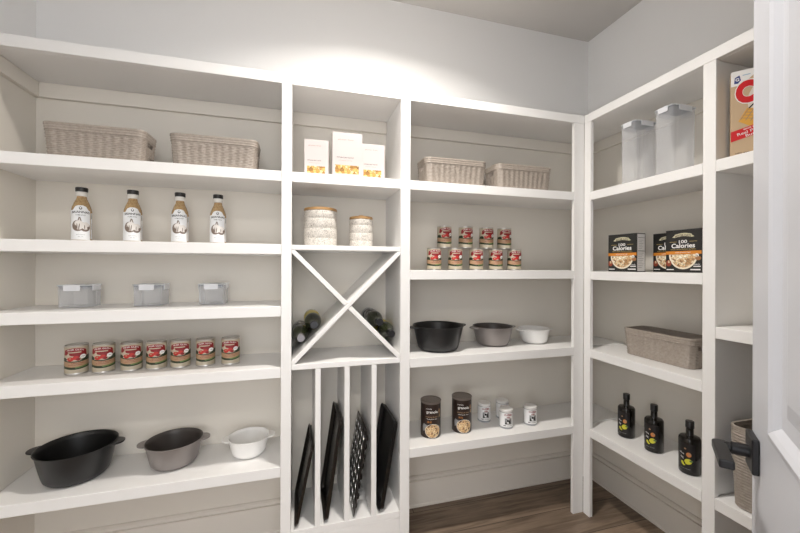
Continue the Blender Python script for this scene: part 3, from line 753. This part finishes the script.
JLID = mat('white_plastic_lid', (.80,.79,.77), .3); JL = mat('jar_label_white', (.84,.84,.84), .4)
def jar():
    t = thing('spice_jar', '', 'jar', (0,0,0)); r, h = .034, .098
    bm = new_bm(); lathe(bm, [(0,.002),(r-.004,.001),(r-.001,0),(r,.004),(r,.078),(r-.002,.083),(r-.002,.084),(0,.084)], 36); mkobj('glass_body', bm, JARG, t, smooth=True)
    bm = new_bm(); lathe(bm, [(0,.0842),(r-.0005,.0842),(r+.0003,.087),(r+.0003,.096),(r-.002,h),(0,h)], 36); mkobj('lid', bm, JLID, t, smooth=True)
    p = Print(); W = PI*r
    p.rect(-W*.6, W*.6, .010, .082, JL, 0)
    p.text('CLABBER', 0,.072,.040, RED, 3, bold=.03, h=.009, arch=.002); p.text('GIRL', .002,.061,.020, RED, 3, bold=.03, h=.008)
    p.rect(-.017,.019,.024,.055, PGREY, 1); p.ell(.001,.040,.011,.012, JL, 2); p.ell(-.002,.043,.006,.006, PK, 3); p.poly([(.002,.030),(.014,.028),(.010,.050),(.004,.046)], PK, 3); p.poly([(-.016,.026),(-.006,.026),(-.010,.046)], PK, 3)
    p.rect(-.024,-.012,.016,.0195, PK, 2); p.rect(-.008,.022,.016,.0185, PGREY, 2)
    p.finish('label', t, 'cyl', r); return t
jr = jar()
spread(jr, [((.985,.190,S6), -.22, 'small white-labelled jar at the back, beside a granola canister'), ((1.056,.088,S6), -.22, 'small white-labelled jar in front, hiding another jar'), ((1.203,.088,S6), -.22, 'small white-labelled jar, rightmost of the four'), ((1.103,.200,S6), -.22, 'small white-labelled jar mostly hidden behind the front one')], 'small white-labelled jars')

# ------------------------------------------------------------------ dark oil bottles
DGL = mat('black_glass', (.006,.005,.004), .06, 0, .4, .1)
def oil():
    t = thing('oil_bottle', '', 'bottle', (0,0,0)); R = .0375
    bm = new_bm()
    prof = [(0,.004),(R-.006,.003),(R-.003,0),(R,.004),(R,.136),(R-.001,.141),(R-.005,.146),(R-.016,.1485),(.0150,.150),(.0132,.155),(.0128,.180),(0,.180)]
    lathe(bm, prof, 44); mkobj('glass_body', bm, DGL, t, smooth=True)
    bm = new_bm(); lathe(bm, [(.0132,.1802),(.0150,.1815),(.0150,.207),(.0140,.209),(0,.209)], 32); mkobj('cap', bm, mat('black_cap',(.008,.007,.007),.3), t, smooth=True)
    p = Print(); YEL = mat('print_lemon',(.62,.60,.04),.4); ORB = mat('print_peach',(.60,.22,.06),.4); LBK = mat('black_label',(.007,.006,.007),.35)
    p.rect(-.036,.030,.016,.126, LBK, 0)
    p.ell(.008,.082,.0085,.0095, ORB, 2); p.ell(.011,.085,.004,.004, TAN, 3); p.ell(-.004,.104,.004,.003, TAN, 2)
    p.ell(.006,.054,.013,.011, YEL, 2, rot=.6); p.ell(-.011,.043,.010,.006, YEL, 2, rot=-.8); p.ell(.016,.058,.006,.004, GRN, 3)
    p.ell(-.006,.046,.003,.008, PK, 3, rot=.5)
    p.text('olive', -.016,.084,.018, PW, 3, rot=-.3); p.text('OIL', -.014,.066,.014, PW, 3, rot=-.4, bold=.02)
    p.text('lemon infused', -.004,.024,.034, PGREY, 3, h=.0035)
    p.finish('label', t, 'cyl', R); return t
ob = oil()
spread(ob, [((1.585,-.155,R6), -1.22, 'black oil bottle with lemon label, nearest the room corner'), ((1.583,-.302,R6), -1.22, 'black oil bottle with lemon label, middle one of three'), ((1.557,-.478,R6), -1.25, 'black oil bottle with lemon label, closest to the open door')], 'black oil bottles')

# ------------------------------------------------------------------ wine bottles lying in the rack, necks to the room
GG = mat('dark_green_glass', (.022,.026,.012), .08, 0, .6, .4); PAT = food_mat('patterned_label', [(0,(.08,.08,.08)),(.5,(.40,.38,.36)),(1,(.80,.79,.77))], 60)
YLW = mat('yellow_label', (.62,.50,.08), .45)
def wine(label, x, z, lm, foil, roll, front=.0):
    R = .0372; L = .284
    t = thing('wine_bottle', label, 'bottle', (x, front, z)); MM = Matrix.Rotation(roll, 4, 'Y') @ Matrix.Rotation(-PI/2, 4, 'X')
    MM = Matrix.Rotation(roll, 4, 'Y') @ Matrix.Translation((0, L, 0)) @ Matrix.Rotation(PI/2, 4, 'X')
    bm = new_bm()
    prof = [(0,.010),(.018,.006),(R-.005,0),(R-.001,.003),(R,.008),(R,.170),(R-.002,.182),(R-.010,.200),(R-.018,.213),(.0155,.226),(.0145,.240),(.0138,L-.012),(.0158,L-.011),(.0158,L-.003),(.0140,L-.0015),(0,L-.0015)]
    lathe(bm, prof, 44, M=MM); mkobj('glass_body', bm, GG, t, smooth=True)
    bm = new_bm(); lathe(bm, [(.0148,.236),(.0150,.240),(.0144,L-.0125),(.0164,L-.0115),(.0164,L-.002),(.0148,L),(0,L)], 32, M=MM, caps=False); mkobj('foil_cap', bm, foil, t, smooth=True)
    bm = new_bm(); lathe(bm, [(R+.0004,.045),(R+.0006,.046),(R+.0006,.150),(R+.0004,.151)], 44, M=MM, caps=False); mkobj('label', bm, lm, t, smooth=True)
FB = mat('black_foil', (.02,.02,.022), .3, .4); FS = mat('silver_foil', (.20,.19,.20), .35, .5)
s2 = math.sqrt(2); rr = .0380; off = (rr + .0137/s2*1.0)*s2
zL = RK0 + .0375 + off + .0005
xa = b2[0] + .0385
dd = .0765/s2
zB = RK0 + .0018 + (xa-b2[0]) + (rr+.0098)*s2
wine('lower wine bottle on the left of the rack, silver foil and patterned label', xa, zB, PAT, FS, 0, .004)
wine('upper wine bottle on the left of the rack, resting on the lower one', xa+dd, zB+dd, YLW, FB, 0, .004)
xb = b2[1] - .0385
wine('lower wine bottle on the right of the rack, black foil and yellow label', xb, zB, YLW, FB, 0, .004)
wine('upper wine bottle on the right of the rack, resting on the lower one', xb-dd, zB+dd, PAT, FB, 0, .004)

# ------------------------------------------------------------------ trays on edge in the slots
PAN = mat('nonstick_grey', (.030,.025,.022), .24, .6); PANB = mat('nonstick_black', (.010,.010,.010), .3, .3); PANL = mat('tin_cup', (.75,.74,.73), .25, .8)
def pan_mesh(L, W, dep, m, muffin=False, holes=0):
    """pan lying in local xy: x = long side, y = short side, opening towards +z"""
    bm = new_bm(); r = .018
    def lp(w, d, z, rr=r): return [(x,y,z) for x,y in rrect(w,d,rr,5)]
    return bm, lp
def baking_tray(label, name, bottom_x, top_x, length, width, dep, zf, roll, m):
    """stands on its short edge; leans in X; width runs in depth"""
    t = thing(name, label, 'baking tray', (bottom_x, .131, zf), 0)
    ang = math.asin((top_x-bottom_x)/length)
    # local: x -> up along the pan, y -> depth, z -> thickness towards -X side
    M = Matrix.Rotation(ang, 4, 'Y') @ Matrix(((0,0,-1,0),(0,1,0,0),(1,0,0,0),(0,0,0,1)))
    bm = new_bm(); r = .016
    def lp(w, d, z, rr): return [M @ Vector((x+length/2, y, z)) for x, y in rrect(w, d, rr, 5)]
    loft(bm, [lp(length-.014,width-.014,0,.020), lp(length-.008,width-.008,dep-.001,.023), lp(length-.002,width-.002,dep,.026), lp(length,width,dep-.0005,.027), lp(length,width,dep+.0015,.027), lp(length-.004,width-.004,dep+.003,.025), lp(length-.010,width-.010,dep+.0015,.022), lp(length-.016,width-.016,.0015,.019)], 0)
    return t, bm, M
def tray(label, bx, tx, length, width, dep, m, name='baking_tray'):
    t, bm, M = baking_tray(label, name, bx, tx, length, width, dep, .1915, 0, m)
    mkobj('pan', bm, m, t, smooth=True); return t
tray('smallest dark baking tray, on edge in the leftmost slot', -.002+.008, .0735, .345, .262, .011, PAN)
tray('tallest dark baking tray, on edge in the second slot from the left', .133, .1955, .440, .262, .015, PAN)
tray('dark roasting tray on edge in the rightmost slot', .378, .4465, .408, .262, .018, PANB)
# muffin pan in the third slot
t = thing('muffin_pan', 'dark mini muffin pan with shiny cups, on edge in the third slot', 'baking tray', (.243, .131, .1915))
length, width = .380, .262; ang = math.asin(.061/length)
M = Matrix.Rotation(ang, 4, 'Y') @ Matrix(((0,0,-1,0),(0,1,0,0),(1,0,0,0),(0,0,0,1)))
bm = new_bm()
def lp(w, d, z, rr): return [M @ Vector((x+length/2, y, z)) for x, y in rrect(w, d, rr, 5)]
loft(bm, [lp(length-.006,width-.006,-.003,.018), lp(length,width,-.001,.02), lp(length,width,.001,.02), lp(length-.006,width-.006,.0018,.018)])
mkobj('pan', bm, PAN, t, smooth=True)
for i in range(8):
    for j in range(5):
        bm = new_bm(); c = M @ Matrix.Translation((.035+.0435*i, -.096+.048*j + (.0 if i % 2 else .006), 0))
        lathe(bm, [(.0150,.0022),(.0158,.0030),(.0168,.0024),(.0160,-.004),(.0130,-.014),(.011,-.0155),(0,-.0155)], 18, M=c, caps=False)
        lathe(bm, [(.0148,.0026),(.0120,-.0125),(0,-.0138)], 18, M=c, caps=False, mi=1)
        mkobj('muffin_cup', bm, [PAN, PANL], t, smooth=True)

# ------------------------------------------------------------------ ceiling lights
LT = mat('lamp_diffuser', (.9,.9,.9), .5, emit=((1,.96,.90), 6)); TRM = mat('lamp_trim', (.8,.8,.8), .5)
def ceiling_light(label, x, y, watts, col, spread=180, z=ZC, r=.07):
    t = thing('ceiling_light', label, 'ceiling light', (x, y, z))
    bm = new_bm(); lathe(bm, [(r,-.0005),(r+.022,-.0005),(r+.020,-.008),(r+.002,-.010),(r,-.006)], 40, caps=False); mkobj('trim_ring', bm, TRM, t, smooth=True)
    bm = new_bm(); lathe(bm, [(0,-.0045),(r-.001,-.0045)], 40, caps=False); mkobj('diffuser', bm, LT, t)
    ld = bpy.data.lights.new('ceiling_lamp', 'AREA'); ld.shape = 'DISK'; ld.size = 2*r*.95; ld.energy = watts; ld.color = col; ld.spread = math.radians(spread)
    lo = bpy.data.objects.new('ceiling_lamp', ld); COL.objects.link(lo); lo.location = (x, y, z-.013)
WA = 19.
ceiling_light('round white ceiling light above the middle of the pantry', .40, -.48, WA, (1,.945,.88), 143)
# hall outside the doorway: ceiling lamp and soft daylight
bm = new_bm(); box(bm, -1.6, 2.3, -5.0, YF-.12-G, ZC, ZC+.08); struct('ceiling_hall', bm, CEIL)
ceiling_light('round white ceiling light in the hall outside the doorway', -.12, -2.35, 14., (1,.95,.88))
w = bpy.data.worlds.new('world'); scn.world = w; w.use_nodes = True
bg = w.node_tree.nodes['Background']; bg.inputs['Color'].default_value = (.95,.97,1.,1); bg.inputs['Strength'].default_value = 3.2

# a hair of air between things and what carries them
for o in bpy.data.objects:
    if o.type == 'EMPTY' and o.parent is None and not o.name.startswith(('built_in', 'ceiling')): o.location.z += .0008
# ------------------------------------------------------------------ camera
cam = bpy.data.cameras.new('camera'); co = bpy.data.objects.new('camera', cam); COL.objects.link(co); scn.camera = co
yaw, th = math.radians(15.9), .0036
F0 = Vector((math.sin(yaw), math.cos(yaw), 0)); R0 = Vector((math.cos(yaw), -math.sin(yaw), 0)); U0 = Vector((0,0,1))
Rv = R0*math.cos(th) + U0*math.sin(th); Uv = U0*math.cos(th) - R0*math.sin(th)
co.matrix_world = Matrix(((Rv.x,Uv.x,-F0.x,0),(Rv.y,Uv.y,-F0.y,-1.583),(Rv.z,Uv.z,-F0.z,1.30),(0,0,0,1)))
cam.sensor_width = 36; cam.lens = 362/800*36; cam.shift_y = .0005; cam.clip_start = .02
scn.view_settings.view_transform = 'Standard'; scn.view_settings.look = 'None'; scn.view_settings.gamma = 1
scn.view_settings.use_curve_mapping = False; scn.view_settings.exposure = .25
